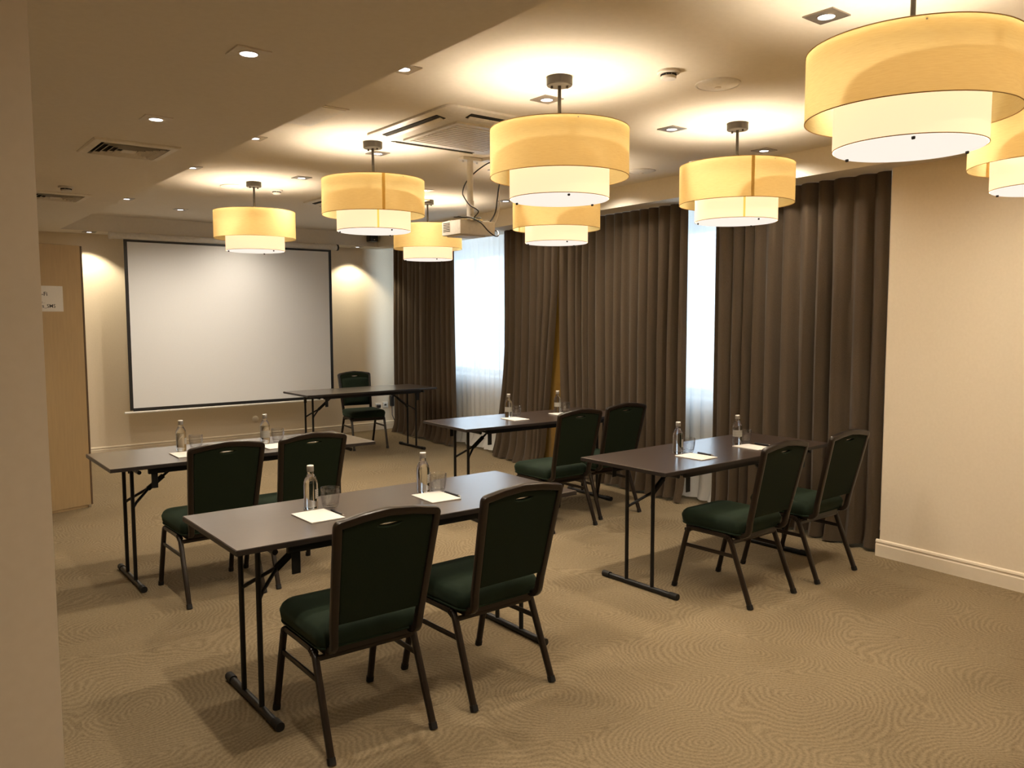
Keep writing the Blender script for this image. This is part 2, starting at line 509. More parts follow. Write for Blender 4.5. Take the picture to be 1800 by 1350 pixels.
# baseboards
BPROF = [(0, 0), (0.016, 0), (0.016, 0.078), (0.012, 0.084), (0.012, 0.092), (0.016, 0.097), (0.013, 0.108), (0.006, 0.113), (0, 0.113)]
def baseboard(name, p0, p1, nrm, prof=BPROF, m=None):
    p0, p1, nrm = Vector((*p0, 0)), Vector((*p1, 0)), Vector((*nrm, 0)).normalized()
    bm = bmesh.new()
    rings_to(bm, [[p+nrm*a+Vector((0, 0, b)) for a, b in prof] for p in (p0, p1)])
    bmesh.ops.recalc_face_normals(bm, faces=bm.faces[:])
    return struct(name, bm, m or MT['base'])
nr = Vector((-math.cos(SL), math.sin(SL)))
baseboard('baseboard_right', (rx(YF), YF), (rx(2.70), 2.70), nr)
baseboard('baseboard_back', (XO, YB), (6.0, YB), (0, -1))
baseboard('baseboard_middle', (XO, 5.9), (0.865, 5.9), (0, -1))
baseboard('baseboard_middle_end', (0.850, 5.885), (0.850, 6.2), (1, 0))

# ------------------------------------------------------------------ curtains
CUR = 0.085
def cloth(y0, y1, off, ztop, wave, amp, seed, flare=0.0, rows=26, lean0=0.0, lean1=0.0, pool=0.05, per=11, thick=0.004, zbot=0.004):
    """hanging cloth along the window line from y0 (near) to y1 (far); folds run top to bottom"""
    rnd = random.Random(seed)
    L = y1-y0
    nf = max(2, int(round(L/wave)))
    ph = [0.0]
    for i in range(nf): ph.append(ph[-1]+rnd.uniform(0.7, 1.3))
    ph = [p/ph[-1]*L for p in ph]
    am = [rnd.uniform(0.65, 1.25)*amp for _ in range(nf+1)]
    sk = [rnd.uniform(-.25, .25) for _ in range(nf+1)]
    dr = [rnd.uniform(-1, 1)*0.02 for _ in range(nf+1)]
    pl = [rnd.uniform(0.2, 1.0) for _ in range(nf+1)]
    zr = [rnd.uniform(0.0, 0.03) for _ in range(nf+1)]
    cols = []
    for f in range(nf):
        for k in range(per): cols.append((f, k/per))
    cols.append((nf-1, 1.0))
    rings = []
    for r in range(rows+1):
        u = r/rows
        z = ztop + (zbot-ztop)*u
        if u > 0.9: pass
        row = []
        for f, t in cols:
            s = ph[f]+(ph[f+1]-ph[f])*t
            e = t*t*(3-2*t)
            a = am[f]*(1-e)+am[f+1]*e
            tt = t + sk[f]*math.sin(PI*t)*0.5*u
            grow = 0.55+0.45*min(1, u*2.2)
            x = -a*grow*(2*abs(math.sin(PI*(tt+.12)))**.75-1)
            x += 0.12*a*math.sin(6*PI*tt+ph[f]*9)*(0.3+0.7*u)
            dd = (dr[f]*(1-e)+dr[f+1]*e)*u
            pk = (pl[f]*(1-e)+pl[f+1]*e)
            yy = y0+s
            edge0, edge1 = 1-s/L, s/L
            yy += lean0*edge0**3*max(0, u-.25)**1.2 + lean1*edge1**2*max(0, u-(.5 if lean1 > 0 else .25))**(1.4 if lean1 > 0 else 1.2) + dd*math.sin(PI*s/L)
            zz = z
            low = max(0.0, (u-0.93)/0.07)
            x -= pool*pk*low**1.5 + flare*u*u
            zz = max(zbot, z + (zr[f]*(1-e)+zr[f+1]*e)*low)
            row.append((rx(yy, off)+x, yy, zz))
        rings.append(row)
    bm = bmesh.new()
    rings_to(bm, rings, False, False, closed=False)
    # give the cloth its thickness
    if thick: bmesh.ops.solidify(bm, geom=bm.faces[:], thickness=thick)
    bmesh.ops.recalc_face_normals(bm, faces=bm.faces[:])
    return bm
def curtain(label, *a, m='curtain', name='curtain', cat='curtain', group='curtains along the windows', **k):
    o = obj(name, cloth(*a, **k), MT[m], smooth=60)
    return tag(o, label, cat, group)
c = curtain('brown floor-length curtain hanging nearest the screen wall behind the presenter table', 8.30, 9.93, CUR, ZS-.0006, .118, .046, 3, pool=.09, lean0=-.05)
c = curtain('brown curtain flaring out at the floor just beside the gold lining strip', 6.258, 7.22, CUR, ZS-.0006, .125, .048, 5, pool=.05, lean1=.66, lean0=.34)
c2 = curtain('wide brown curtain hanging behind the two chairs between both bright windows', 4.50, 6.252, CUR, ZS-.0006, .115, .049, 11, pool=.07, lean1=-.12)
c3 = curtain('dark brown curtain hanging against the end of the plain cream wall', 2.73, 4.20, CUR, ZS-.0006, .132, .052, 17, pool=.05)
# the gold lining that shows in the gap
lin = obj('lining', cloth(6.12, 6.80, CUR+.055, ZS-.0006, .16, .012, 23, pool=.0, zbot=.01), MT['lining'], smooth=60)
lin.parent = c2
lin['label'] = 'gold lining showing in the gap'
SHG = 'white sheers behind the brown curtains'
curtain('white sheer hanging at the bright window near the screen wall', 7.00, 9.10, CUR+.20, ZS-.0006, .10, .016, 31, m='sheer', name='sheer_curtain', cat='curtain', group=SHG, per=7, thick=0, pool=.10)
curtain('narrow white sheer showing between the two widest brown curtains', 3.80, 5.20, CUR+.20, ZS-.0006, .115, .018, 37, m='sheer', name='sheer_curtain', cat='curtain', group=SHG, per=7, thick=0, pool=.08)
# radiator behind the narrow sheer
rad = thing('radiator', 'pale ribbed radiator dimly seen behind the narrow white sheer', 'radiator', (rx(4.75, WOFF-.09), 4.75, 0.12), -SL)
obj('body', box((0, 0, .27), (.05, 1.2, .54), .01), MT['radiator'], rad)
for i in range(9):
    obj('slat', box((-.032, 0, .05+i*.055), (.014, 1.18, .030), .004), MT['radiator'], rad)
for sy in (-1, 1):
    obj('foot', box((0, sy*.5, -.06), (.04, .03, .12), .004), MT['radiator'], rad)

# ------------------------------------------------------------------ folding tables
TL, TW, TH = 1.655, 0.659, 0.75
def make_table():
    t = thing('folding_table', 'x', 'table')
    bm = box((0, 0, TH-.011), (TL, TW, .022), .0015)
    top = obj('tabletop', bm, MT['top'], t)
    # dark edge band
    bm = bmesh.new()
    for s in (-1, 1):
        bm_box(bm, (0, s*(TW/2+.0006), TH-.0125), (TL+.003, .002, .019))
        bm_box(bm, (s*(TL/2+.0006), 0, TH-.0125), (.002, TW, .019))
    obj('edge_band', bm, MT['edge'], top)
    for s in (-1, 1):
        obj('rail', box((0, s*.285, TH-.040), (1.24, .022, .036), .003), MT['steel'], t)
    for e in (-1, 1):
        f = bpy.data.objects.new('leg_frame', None); COL.objects.link(f); f.parent = t
        for s in (-1, 1):
            obj('post', tube([(e*.667, s*.10, .022), (e*.667, s*.10, .712)], .0115, 10), MT['steel'], f)
            obj('bracket', box((e*.585, s*.285, TH-.092), (.036, .006, .104), .002), MT['steel'], f)
        obj('cross_bar', tube([(e*.667, -.285, .705), (e*.667, .285, .705)], .012, 10), MT['steel'], f)
        obj('cross_bar', tube([(e*.585, -.285, .700), (e*.585, .285, .700)], .008, 8), MT['steel'], f)
        obj('foot_bar', sweep([(e*.667, -.283, .0165), (e*.667, .283, .0165)], rrect(.030, .030, .012, 3)), MT['steel'], f)
        for s in (-1, 1):
            obj('foot_cap', sweep([(e*.667, s*.235, .018), (e*.667, s*.290, .018)], rrect(.036, .036, .015, 3)), MT['rubber'], f)
        bm = bmesh.new()
        for s in (-1, 1):
            tube(fillet([(e*.667, s*.10, .465), (e*.64, s*.07, .49), (e*.548, 0, .556)], .03), .0085, 8, bm)
        tube([(e*.548, 0, .556), (e*.335, 0, .722)], .0085, 8, bm)
        obj('brace', bm, MT['steel'], f)
        obj('sleeve', sweep([(e*.556, 0, .549), (e*.464, 0, .622)], rrect(.030, .024, .008, 2)), MT['steel'], f)
    return t
T0 = make_table()
TABS = {
 'A': ((1.835, 3.219, R(-0.4)), 'front dark folding table nearest the camera with two chairs before it'),
 'B': ((4.156, 3.245, R(0.8)), 'dark folding table beside the plain cream wall reflecting a bluish window'),
 'C': ((4.327, 5.276, R(-3.2)), 'dark folding table whose end shines white below the tall sheer window'),
 'D': ((1.847, 5.245, R(-0.3)), 'dark folding table beyond the front table, beside the tan partition panel'),
 'E': ((4.516, 8.593, R(-0.2)), 'bare dark presenter folding table standing before the projection screen'),
}
TO = {}
for i, (k, ((x, y, a), lab)) in enumerate(TABS.items()):
    t = T0 if i == 0 else copy_tree(T0)
    t.location = (x, y, 0); t.rotation_euler = (0, 0, a)
    t['label'] = lab; t['group'] = 'dark folding tables'
    TO[k] = t

# ------------------------------------------------------------------ banquet chairs
def make_chair():
    t = thing('banquet_chair', 'x', 'chair')
    # seat
    def outline(w, y0, y1, rf, rb, inset):
        hw = w/2-inset; a, b = y0+inset, y1-inset
        out = []
        for cx, cy, a0, r in ((hw-rf, b-rf, 0, rf), (-hw+rf, b-rf, 90, rf), (-hw+rb, a+rb, 180, rb), (hw-rb, a+rb, 270, rb)):
            for k in range(7):
                an = R(a0+15*k)
                out.append((cx+r*math.cos(an), cy+r*math.sin(an)))
        return out
    prof = [(.388, .022), (.392, .006), (.405, 0), (.435, -.004), (.455, .004), (.466, .016), (.472, .045), (.475, .09), (.476, .14)]
    rings = [[(x, y, z) for x, y in outline(.425, -.185, .245, max(.02, .075-max(0, i)*.5), max(.015, .04-max(0, i)*.3), i)] for z, i in prof]
    bm = bmesh.new(); rings_to(bm, rings)
    bmesh.ops.recalc_face_normals(bm, faces=bm.faces[:])
    seat = obj('seat', bm, MT['velvet'], t, smooth=50)
    pp = [(x, y, .392) for x, y in outline(.425, -.185, .245, .075, .04, .003)]
    obj('piping', sweep(pp, circ(.0045, 6), closed=True), MT['velvet'], seat)
    obj('seat_frame', prism([(-.185, -.17), (.185, -.17), (.185, .2), (-.185, .2)], .364, .386), MT['frame'], t)
    # legs: each from the floor over the bend to the middle of the side rail
    for s in (-1, 1):
        fp = fillet([(s*.211, .262, .004), (s*.205, .170, .372), (s*.203, .03, .372)], .055, 6)
        rp_ = fillet([(s*.212, -.266, .004), (s*.205, -.118, .372), (s*.203, .03, .372)], .055, 6)
        for path in (fp, rp_):
            leg = obj('leg', sweep(path, rrect(.0265, .0265, .009, 2), up=(1, 0, 0)), MT['frame'], t)
            p0 = path[0]; d = (path[1]-path[0]).normalized()
            bm = sweep([p0-d*.003, p0+d*.022], rrect(.030, .030, .010, 2), up=(1, 0, 0))
            obj('rubber_foot', bm, MT['rubber'], leg)
            # three fine stacking ribs on the bend
            bm = bmesh.new()
            for q in (3, 4, 5):
                a, b = path[q], path[q+1]
                m_ = (a+b)/2; dd = (b-a).normalized()
                sweep([m_-dd*.0025, m_+dd*.0025], rrect(.0305, .0305, .010, 2), bm, up=(1, 0, 0))
            obj('stacking_rib', bm, MT['frame'], leg)
        obj('stretcher', sweep([(s*.208, .190, .268), (s*.207, -.158, .268)], rrect(.010, .022, .004, 2), up=(1, 0, 0)), MT['frame'], t)
    obj('cross_bar', sweep([(-.205, -.135, .345), (.205, -.135, .345)], rrect(.022, .016, .005, 2), up=(0, 0, 1)), MT['frame'], t)
    obj('cross_bar', sweep([(-.205, .19, .355), (.205, .19, .355)], rrect(.020, .014, .005, 2), up=(0, 0, 1)), MT['frame'], t)
    # back frame: bent tube
    def yb(z): return -.212-.235*(z-.40)
    P = []
    for s in (-1,):
        P += [(-.172, -.075, .392), (-.172, -.215, .384), (-.178, yb(.47), .47), (-.199, yb(.877), .877)]
    top = [(-.10, yb(.895), .894), (0, yb(.903), .903), (.10, yb(.895), .894)]
    path = P+top+[(-x, y, z) for x, y, z in reversed(P)]
    pf = fillet(path, [.05, .04, .012, .1, .2, .1, .012, .04, .05], 5)
    obj('back_frame', sweep(pf, rrect(.030, .028, .006, 2), up=(1, 0, 0)), MT['frame'], t)
    # upholstered back with the hand slot cut through it
    cu = bpy.data.curves.new('backrest_shape', 'CURVE'); cu.dimensions = '2D'; cu.fill_mode = 'BOTH'
    cu.extrude = .008; cu.bevel_depth = .006; cu.bevel_resolution = 2
    def add(pts):
        sp = cu.splines.new('POLY'); sp.points.add(len(pts)-1); sp.use_cyclic_u = True
        for p_, q in zip(sp.points, pts): p_.co = (q[0], q[1], 0, 1)
    # local: x across, y up the slope from z=.46
    L = .395
    add([(-.160, .0), (.160, .0), (.1615, .02), (.177, L-.035), (.172, L-.02), (.14, L-.006), (.10, L+.003), (.05, L+.008), (0, L+.010), (-.05, L+.008), (-.10, L+.003), (-.14, L-.006), (-.172, L-.02), (-.177, L-.035), (-.1615, .02)])
    def slot(w0, h, dz):
        up_ = [(w0*math.cos(a), dz+h*.55*math.sin(a)) for a in [PI*k/8 for k in range(9)]]
        dn = [(-w0*math.cos(a), dz-h*math.sin(a)) for a in [PI*k/8 for k in range(1, 8)]]
        return up_+dn
    add(list(reversed(slot(.054, .016, L-.027))))
    tmp = bpy.data.objects.new('backrest_shape', cu); COL.objects.link(tmp)
    dg = bpy.context.evaluated_depsgraph_get()
    me = bpy.data.meshes.new_from_object(tmp.evaluated_get(dg))
    bpy.data.objects.remove(tmp)
    ang = math.atan(.235)
    # rows: curve x -> x, curve y -> up along slope, curve z -> towards the rear
    Mx = Matrix(((1, 0, 0, 0), (0, -math.sin(ang), -math.cos(ang), yb(.50)+.004), (0, math.cos(ang), -math.sin(ang), .502), (0, 0, 0, 1)))
    me.transform(Mx)
    me.materials.clear(); me.materials.append(MT['back_fabric'])
    me.shade_smooth(); me.set_sharp_from_angle(angle=R(40))
    back = link('backrest', me, t)
    # front cushion of the back
    rings = []
    for d, ins in ((.010, .008), (.020, .010), (.030, .020), (.034, .045)):
        ring = []
        o_ = [(-.162+ins, .002+ins), (-.08, .0+ins), (.08, .0+ins), (.162-ins, .002+ins), (.176-ins, L-.060-ins), (.160-ins, L-.052-ins), (.08, L-.046-ins), (0, L-.045-ins), (-.08, L-.046-ins), (-.160+ins, L-.052-ins), (-.176+ins, L-.060-ins)]
        for x, yv in o_:
            ring.append(Mx @ Vector((x, yv, -d)))
        rings.append(ring)
    bm = bmesh.new(); rings_to(bm, rings); bmesh.ops.recalc_face_normals(bm, faces=bm.faces[:])
    obj('back_cushion', bm, MT['velvet'], t, smooth=60)
    # bright rim of the hand slot
    sp = [Mx @ Vector((x, y, .0)) for x, y in slot(.052, .014, L-.027)]
    obj('hand_slot_rim', sweep(sp, [(a*1.0, b*4.5) for a, b in circ(.0022, 6)], up=(0, 1, 0.2), closed=True), MT['chrome'], back)
    return t
C0 = make_chair()
CH = [
 (1.433, 2.855, R(-1.0), 'green banquet chair at the front table, the nearer one to the open floor end'),
 (2.050, 2.871, R(1.5), 'green banquet chair at the front table, beside the chair nearest the camera'),
 (3.895, 2.872, R(1.0), 'green banquet chair in full view at the table beside the plain cream wall'),
 (4.571, 2.880, R(0.5), 'green banquet chair standing closest to the plain cream wall and its curtain'),
 (4.090, 4.708, R(-1.0), 'green banquet chair behind the front table, at the window-lit table before the wide curtain'),
 (4.665, 4.790, R(-2.0), 'green banquet chair closest to the wide curtain, half behind its neighbour'),
 (1.510, 4.790, R(1.0), 'green banquet chair beside the tan panel, its seat corner showing past the front table'),
 (2.028, 4.805, R(0.3), 'green banquet chair seen behind the nearest water bottle of the front table'),
 (4.729, 8.980, R(171.5), 'green banquet chair facing the room behind the presenter table'),
]
for i, (x, y, a, lab) in enumerate(CH):
    o = C0 if i == 0 else copy_tree(C0)
    o.location = (x, y, 0); o.rotation_euler = (0, 0, a)
    o['label'] = lab; o['group'] = 'green banquet chairs'

# ------------------------------------------------------------------ table settings
def make_bottle():
    t = thing('water_bottle', 'x', 'bottle')
    prof = [(.010, .002), (.026, .0), (.0295, .004), (.031, .012), (.031, .112), (.0305, .118), (.028, .130), (.0225, .143), (.0165, .153), (.0142, .160), (.0138, .166), (.0138, .176)]
    obj('glass_body', lathe(prof, 28), MT['bottle'], t, smooth=60)
    cap = obj('cap', lathe([(.0150, .168), (.0152, .169), (.0152, .188), (.0145, .190)], 24), MT['nickel'], t)
    obj('cap_top', lathe([(.0150, .1902), (.0148, .194), (.0135, .195)], 24), MT['white_plastic'], cap)
    return t
def add_label(t, mid, span, z0, z1):
    bm = bmesh.new(); n = 9
    rows = []
    for z in (z0, z1):
        rows.append([(.0316*math.cos(mid+span*(k/(n-1)-.5)), .0316*math.sin(mid+span*(k/(n-1)-.5)), z) for k in range(n)])
    rings_to(bm, rows, False, False, closed=False)
    bmesh.ops.solidify(bm, geom=bm.faces[:], thickness=-.0003)
    return obj('label', bm, MT['label'], t)
def make_tumbler():
    n = 60
    fl = lambda a, z: 1+.018*math.cos(20*a)
    bm = bmesh.new()
    prof = [(.004, 0), (.026, 0), (.031, .004), (.0345, .012), (.0385, .030), (.0415, .055), (.0425, .072), (.0425, .088), (.0415, .090), (.0400, .089), (.0398, .072), (.0385, .055), (.0355, .030), (.031, .015), (.024, .012), (.003, .012)]
    rings = []
    for i, (r, z) in enumerate(prof):
        ring = []
        for k in range(n):
            a = 2*PI*k/n
            f = fl(a, z) if 3 <= i <= 6 else 1
            ring.append((r*f*math.cos(a), r*f*math.sin(a), z))
        rings.append(ring)
    rings_to(bm, rings)
    bmesh.ops.recalc_face_normals(bm, faces=bm.faces[:])
    return obj('tumbler', bm, MT['glass'], smooth=60)
def make_pad():
    bm = box((0, 0, .0025), (.152, .200, .005), .0006)
    return obj('notepad', bm, MT['paper'])
def make_pen():
    t = thing('pen', 'x', 'pen')
    obj('barrel', sweep([(0, -.062, .0052), (0, .045, .0052)], circ(.0055, 10)), MT['black_plastic'], t)
    bm = bmesh.new()
    rings_to(bm, [[(r*math.cos(2*PI*k/10), y, .0052+r*math.sin(2*PI*k/10)) for k in range(10)] for y, r in ((.045, .0046), (.062, .0018), (.066, .0008))])
    bmesh.ops.recalc_face_normals(bm, faces=bm.faces[:])
    obj('tip', bm, MT['chrome'], t)
    obj('clip', box((0, -.045, .0105), (.0025, .034, .0018)), MT['black_plastic'], t)
    return t
B0, G0, P0, N0 = make_bottle(), make_tumbler(), make_pad(), make_pen()
tag(G0, 'x', 'glass'); tag(P0, 'x', 'notepad')
place = {}
def put(kind, proto, x, y, rz, lab, grp):
    o = proto if kind not in place else copy_tree(proto)
    place[kind] = 1
    o.location = (x, y, TH+.0005); o.rotation_euler = (0, 0, rz)
    o['label'] = lab; o['group'] = grp
    return o
SETS = [  # bottle xy, glass xy, pad centre + rotation, pen, label of the place, label facing
 ((1.490, 3.329), (1.572, 3.309), (1.455, 3.185, R(1)), (1.543, 3.178, R(178)), 'on the front table nearest the camera'),
 ((2.055, 3.308), (2.126, 3.290), (2.045, 3.180, R(-3)), (2.132, 3.170, R(182)), 'on the front table near its bluish end'),
 ((3.880, 3.287), (3.962, 3.275), (3.860, 3.130, R(1)), (3.965, 3.140, R(178)), 'in the bluish reflection by the plain wall'),
 ((4.452, 3.272), (4.540, 3.276), (4.427, 3.135, R(-2)), (4.562, 3.150, R(180)), 'beside the pale-labelled bottle near the plain wall'),
 ((4.205, 5.400), (4.283, 5.392), (4.150, 5.245, R(-3)), None, 'on the window-lit table by its white reflection'),
 ((4.715, 5.357), (4.795, 5.345), (4.672, 5.245, R(-3)), None, 'on the window-lit table before the gold lining'),
 ((1.519, 5.325), (1.620, 5.360), (1.500, 5.155, R(0)), None, 'on the panel-side table, nearer the tan panel'),
 ((2.057, 5.305), (2.147, 5.310), (2.050, 5.120, R(0)), None, 'on the panel-side table, farther from the tan panel'),
]
LABA = [(-54, 48, .050, .092), (-58, 48, .050, .092), (-78, 42, .042, .090), (-135, 150, .055, .098), (-140, 140, .046, .086), (-125, 140, .056, .094), (-44, 50, .045, .085), (-95, 150, .038, .086)]
bots = []
for k, (b, g, p, n, where) in enumerate(SETS):
    bots.append(put('b', B0, *b, 0, 'clear water bottle with a silver cap ' + where, 'water bottles on the tables'))
    put('g', G0, *g, R(k*3), 'empty ribbed glass tumbler ' + where, 'glass tumblers on the tables')
    put('p', P0, *p, 'blank white notepad ' + where, 'white notepads on the tables')
    if n: put('n', N0, *n, 'slim black pen ' + where, 'black pens on the tables')
for o, (mid, span, z0, z1) in zip(bots, LABA):
    add_label(o, R(mid), R(span), z0, z1)

# ------------------------------------------------------------------ pendants
def make_pendant():
    t = thing('pendant_lamp', 'x', 'lamp')          # origin: on the ceiling
    zt, zb, zi = -.245, -.465, -.565                # top and rim of the outer drum, rim of the inner drum
    ro, ri = .3275, .236
    can = obj('canopy', lathe([(.020, -.040), (.058, -.040), (.061, -.036), (.061, 0)], 32), MT['bronze'], t)
    for a in (40, 220):
        obj('screw', lathe([(.006, -.052), (.006, -.040)], 10, c=(.036*math.cos(R(a)), .036*math.sin(R(a)), 0)), MT['bronze'], can)
    obj('rod', tube([(0, 0, -.038), (0, 0, zt-.09)], .0085, 12), MT['bronze'], t)
    bm = bmesh.new()
    for k in range(3):
        a = 2*PI*k/3+.4
        tube([(0, 0, zt-.012), (ro*math.cos(a), ro*math.sin(a), zt-.012)], .003, 6, bm)
    obj('spider', bm, MT['nickel'], t)
    n = 64
    def drum(r, z0, z1, th=.0015):
        bm = bmesh.new()
        rings = [[(rr*math.cos(2*PI*i/n), rr*math.sin(2*PI*i/n), z) for i in range(n)] for rr, z in ((r, z0), (r, z1), (r-th, z1), (r-th, z0), (r, z0))]
        rings_to(bm, rings, False, False)
        bmesh.ops.remove_doubles(bm, verts=bm.verts[:], dist=1e-6)
        bmesh.ops.recalc_face_normals(bm, faces=bm.faces[:])
        return bm
    def sheet(r, z0, z1):
        bm = bmesh.new()
        rings_to(bm, [[(r*math.cos(2*PI*i/n), r*math.sin(2*PI*i/n), z) for i in range(n)] for z in (z0, z1)], False, False)
        bmesh.ops.recalc_face_normals(bm, faces=bm.faces[:])
        return bm
    out = obj('outer_shade', sheet(ro, zb, zt), MT['shade'], t, smooth=60)
    for z in (zb, zt):
        obj('rim', sweep([(ro*math.cos(2*PI*i/n), ro*math.sin(2*PI*i/n), z) for i in range(n)], circ(.0018, 6), closed=True), MT['trim_tape'], out)
    rows = [[((ro+d)*math.cos(a), (ro+d)*math.sin(a), z) for a, d in ((-.028, .001), (0, .001), (.028, .001))] for z in (zb+.002, zt-.002)]
    bm = bmesh.new(); rings_to(bm, rows, False, False, closed=False)
    bmesh.ops.solidify(bm, geom=bm.faces[:], thickness=.0008)
    obj('seam', bm, MT['shade'], out)
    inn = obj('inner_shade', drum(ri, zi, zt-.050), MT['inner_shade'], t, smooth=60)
    obj('rim', sweep([(ri*math.cos(2*PI*i/n), ri*math.sin(2*PI*i/n), zi) for i in range(n)], circ(.0016, 6), closed=True), MT['trim_tape'], inn)
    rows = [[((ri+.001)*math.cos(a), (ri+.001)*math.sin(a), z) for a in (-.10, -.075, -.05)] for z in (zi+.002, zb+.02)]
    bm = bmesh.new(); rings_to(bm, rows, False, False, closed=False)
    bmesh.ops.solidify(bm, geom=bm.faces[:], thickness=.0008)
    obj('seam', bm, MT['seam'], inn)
    dsc = obj('diffuser', lathe([(ri-.006, zi-.004), (ri-.004, zi-.001), (ri-.006, zi+.002)], n), MT['disc'], t)
    for k in range(3):
        a = R(20+120*k)
        obj('clip', box(((ri-.020)*math.cos(a), (ri-.020)*math.sin(a), zi-.008), (.012, .008, .010), .002, rot=None), MT['bronze'], dsc)
    L = bpy.data.lights.new('bulb', 'POINT'); L.energy = P_BULB; L.color = WARM; L.shadow_soft_size = .09
    lo = bpy.data.objects.new('bulb', L); COL.objects.link(lo); lo.parent = t; lo.location = (0, 0, -.46)
    return t
PEND = [
 (2.575, 6.735, R(150), 'round two-tier yellow pendant lamp hanging before the projection screen'),
 (2.605, 4.755, R(-108), 'two-tier yellow pendant lamp with a dark seam, hanging beside the ceiling air unit'),
 (4.285, 6.760, R(120), 'smallest two-tier yellow pendant lamp, hanging behind the projector'),
 (2.610, 2.955, R(100), 'two-tier yellow pendant lamp at mid ceiling, hanging in front of the projector'),
 (4.105, 4.680, R(110), 'two-tier yellow pendant lamp seen half behind the mid ceiling one'),
 (4.040, 3.010, R(-128), 'two-tier yellow pendant lamp with a seam, hanging before the curtains'),
 (2.745, 1.362, R(70), 'largest two-tier yellow pendant lamp, hanging nearest the camera'),
 (4.105, 1.400, R(70), 'two-tier yellow pendant lamp cut by the frame, hanging beside the plain wall'),
]
PL0 = make_pendant()
for i, (x, y, a, lab) in enumerate(PEND):
    o = PL0 if i == 0 else copy_tree(PL0)
    o.location = (x, y, ZC); o.rotation_euler = (0, 0, a)
    o['label'] = lab; o['group'] = 'two-tier pendant lamps'

for i, (x, y) in enumerate([(2.75, -.35), (4.10, -.35)]):  # unseen pendants added to light the near ceiling, plain wall and pier
    o = copy_tree(PL0)
    o.location = (x, y, ZC)
    o['label'] = 'added two-tier pendant lamp out of view behind the camera'; o['group'] = 'added pendant lamps behind the camera'

# ------------------------------------------------------------------ recessed downlights
def make_downlight():
    t = thing('downlight', 'x', 'ceiling light')
    bm = bmesh.new()
    n = 24
    sq = []
    for i in range(n):
        a = 2*PI*i/n+PI/4*0
        m_ = max(abs(math.cos(a)), abs(math.sin(a)))
        sq.append((.062*math.cos(a)/m_, .062*math.sin(a)/m_))
    ci = [(.036*math.cos(2*PI*i/n), .036*math.sin(2*PI*i/n)) for i in range(n)]
    rings_to(bm, [[(x, y, 0) for x, y in sq], [(x, y, -.005) for x, y in sq], [(x, y, -.005) for x, y in ci], [(x, y, -.0012) for x, y in ci]], False, False)
    bmesh.ops.recalc_face_normals(bm, faces=bm.faces[:])
    obj('frame', bm, MT['nickel'], t, smooth=20)
    obj('ring', lathe([(.036, -.0015), (.0375, -.0075), (.031, -.0075), (.030, -.0020)], 24, cap=False), MT['nickel'], t)
    obj('lens', lathe([(.030, -.0010), (.030, -.0045), (.012, -.0058)], 24), MT['lens'], t)
    L = bpy.data.lights.new('lamp', 'SPOT'); L.energy = P_SPOT; L.color = SPOTC
    L.spot_size = R(155); L.spot_blend = 1.0; L.shadow_soft_size = .025
    lo = bpy.data.objects.new('lamp', L); COL.objects.link(lo); lo.parent = t; lo.location = (0, 0, -.012)
    return t
D0 = make_downlight()
BEHIND = [(1.12, 1.70, ZS), (1.12, 0.40, ZS), (-.6, -1.4, ZS), (2.85, 0.2, ZC)]  # unseen downlights added to light the near pier and foreground floor
kz = (ZC-CAMH)/(2.69-CAMH)
DL = [
 (2.824*kz, 1.721*kz, ZC, 'square recessed downlight close to the largest pendant lamp'),
 (2.762*kz, 3.224*kz, ZC, 'square recessed downlight just beside the rod of the mid ceiling pendant'),
 (3.770*kz, 3.273*kz, ZC, 'square recessed downlight between the mid ceiling pendant and the curtain pendant'),
 (4.740*kz, 3.316*kz, ZC, 'square recessed downlight next to the window beam, beyond the curtain pendant rod'),
 (2.751*kz, 4.954*kz, ZC, 'square recessed downlight just behind the rod of the seamed pendant by the air unit'),
 (2.746*kz, 6.172*kz, ZC, 'square recessed downlight between the screen pendant and the seamed pendant'),
 (2.558*kz, 8.706*kz, ZC, 'square recessed downlight lit above the screen, clear of any pendant'),
 (2.989*kz, 8.218*kz, ZC, 'square recessed downlight seen just above the screen pendant shade'),
 (3.42*kz, 9.02*kz, ZC, 'square recessed downlight close to the screen beam, partly behind the screen pendant'),
 (4.823*kz, 6.228*kz, ZC, 'square recessed downlight beside the window beam near the projector cables'),
 (1.924*kz, 3.222*kz, ZC, 'square recessed downlight cut by the dropped ceiling edge nearest the camera'),
 (1.921*kz, 4.996*kz, ZC, 'square recessed downlight along the dropped ceiling edge, second from the camera'),
 (1.925*kz, 6.241*kz, ZC, 'square recessed downlight along the dropped ceiling edge, third from the camera'),
 (1.936*kz, 8.222*kz, ZC, 'square recessed downlight along the dropped ceiling edge, nearest the screen'),
 (3.83, 1.75, ZC, 'added square recessed downlight hidden above the largest pendant lamp'),  # unseen, added on the downlight grid for more light near the plain wall
 (3.92, 6.24, ZC, 'square recessed downlight just peeking past the shade of the seamed pendant'),
 (3.84, 5.04, ZC, 'added square recessed downlight hidden behind the mid ceiling pendant, by the projector pole'),  # unseen, added on the grid to brighten the back of the room
 (4.85, 5.04, ZC, 'added square recessed downlight hidden behind the mid ceiling pendant, by the window beam'),  # likewise added out of sight to brighten the back
 (4.28, 1.75, ZC, 'added square recessed downlight by the plain wall, out of view'),  # unseen lamp added and placed to brighten the plain wall
 (1.120, 2.943, ZS, 'square recessed downlight on the dropped ceiling, nearer the camera'),
 (1.126, 4.164, ZS, 'square recessed downlight on the dropped ceiling beside the louvred vent'),
 (5.215, 9.985, ZS, 'small downlight under the beam by the black speaker, lighting the screen wall'),
 (1.960, 10.00, ZS, 'downlight under the beam past the screen case, lighting the wall by the panel'),
]
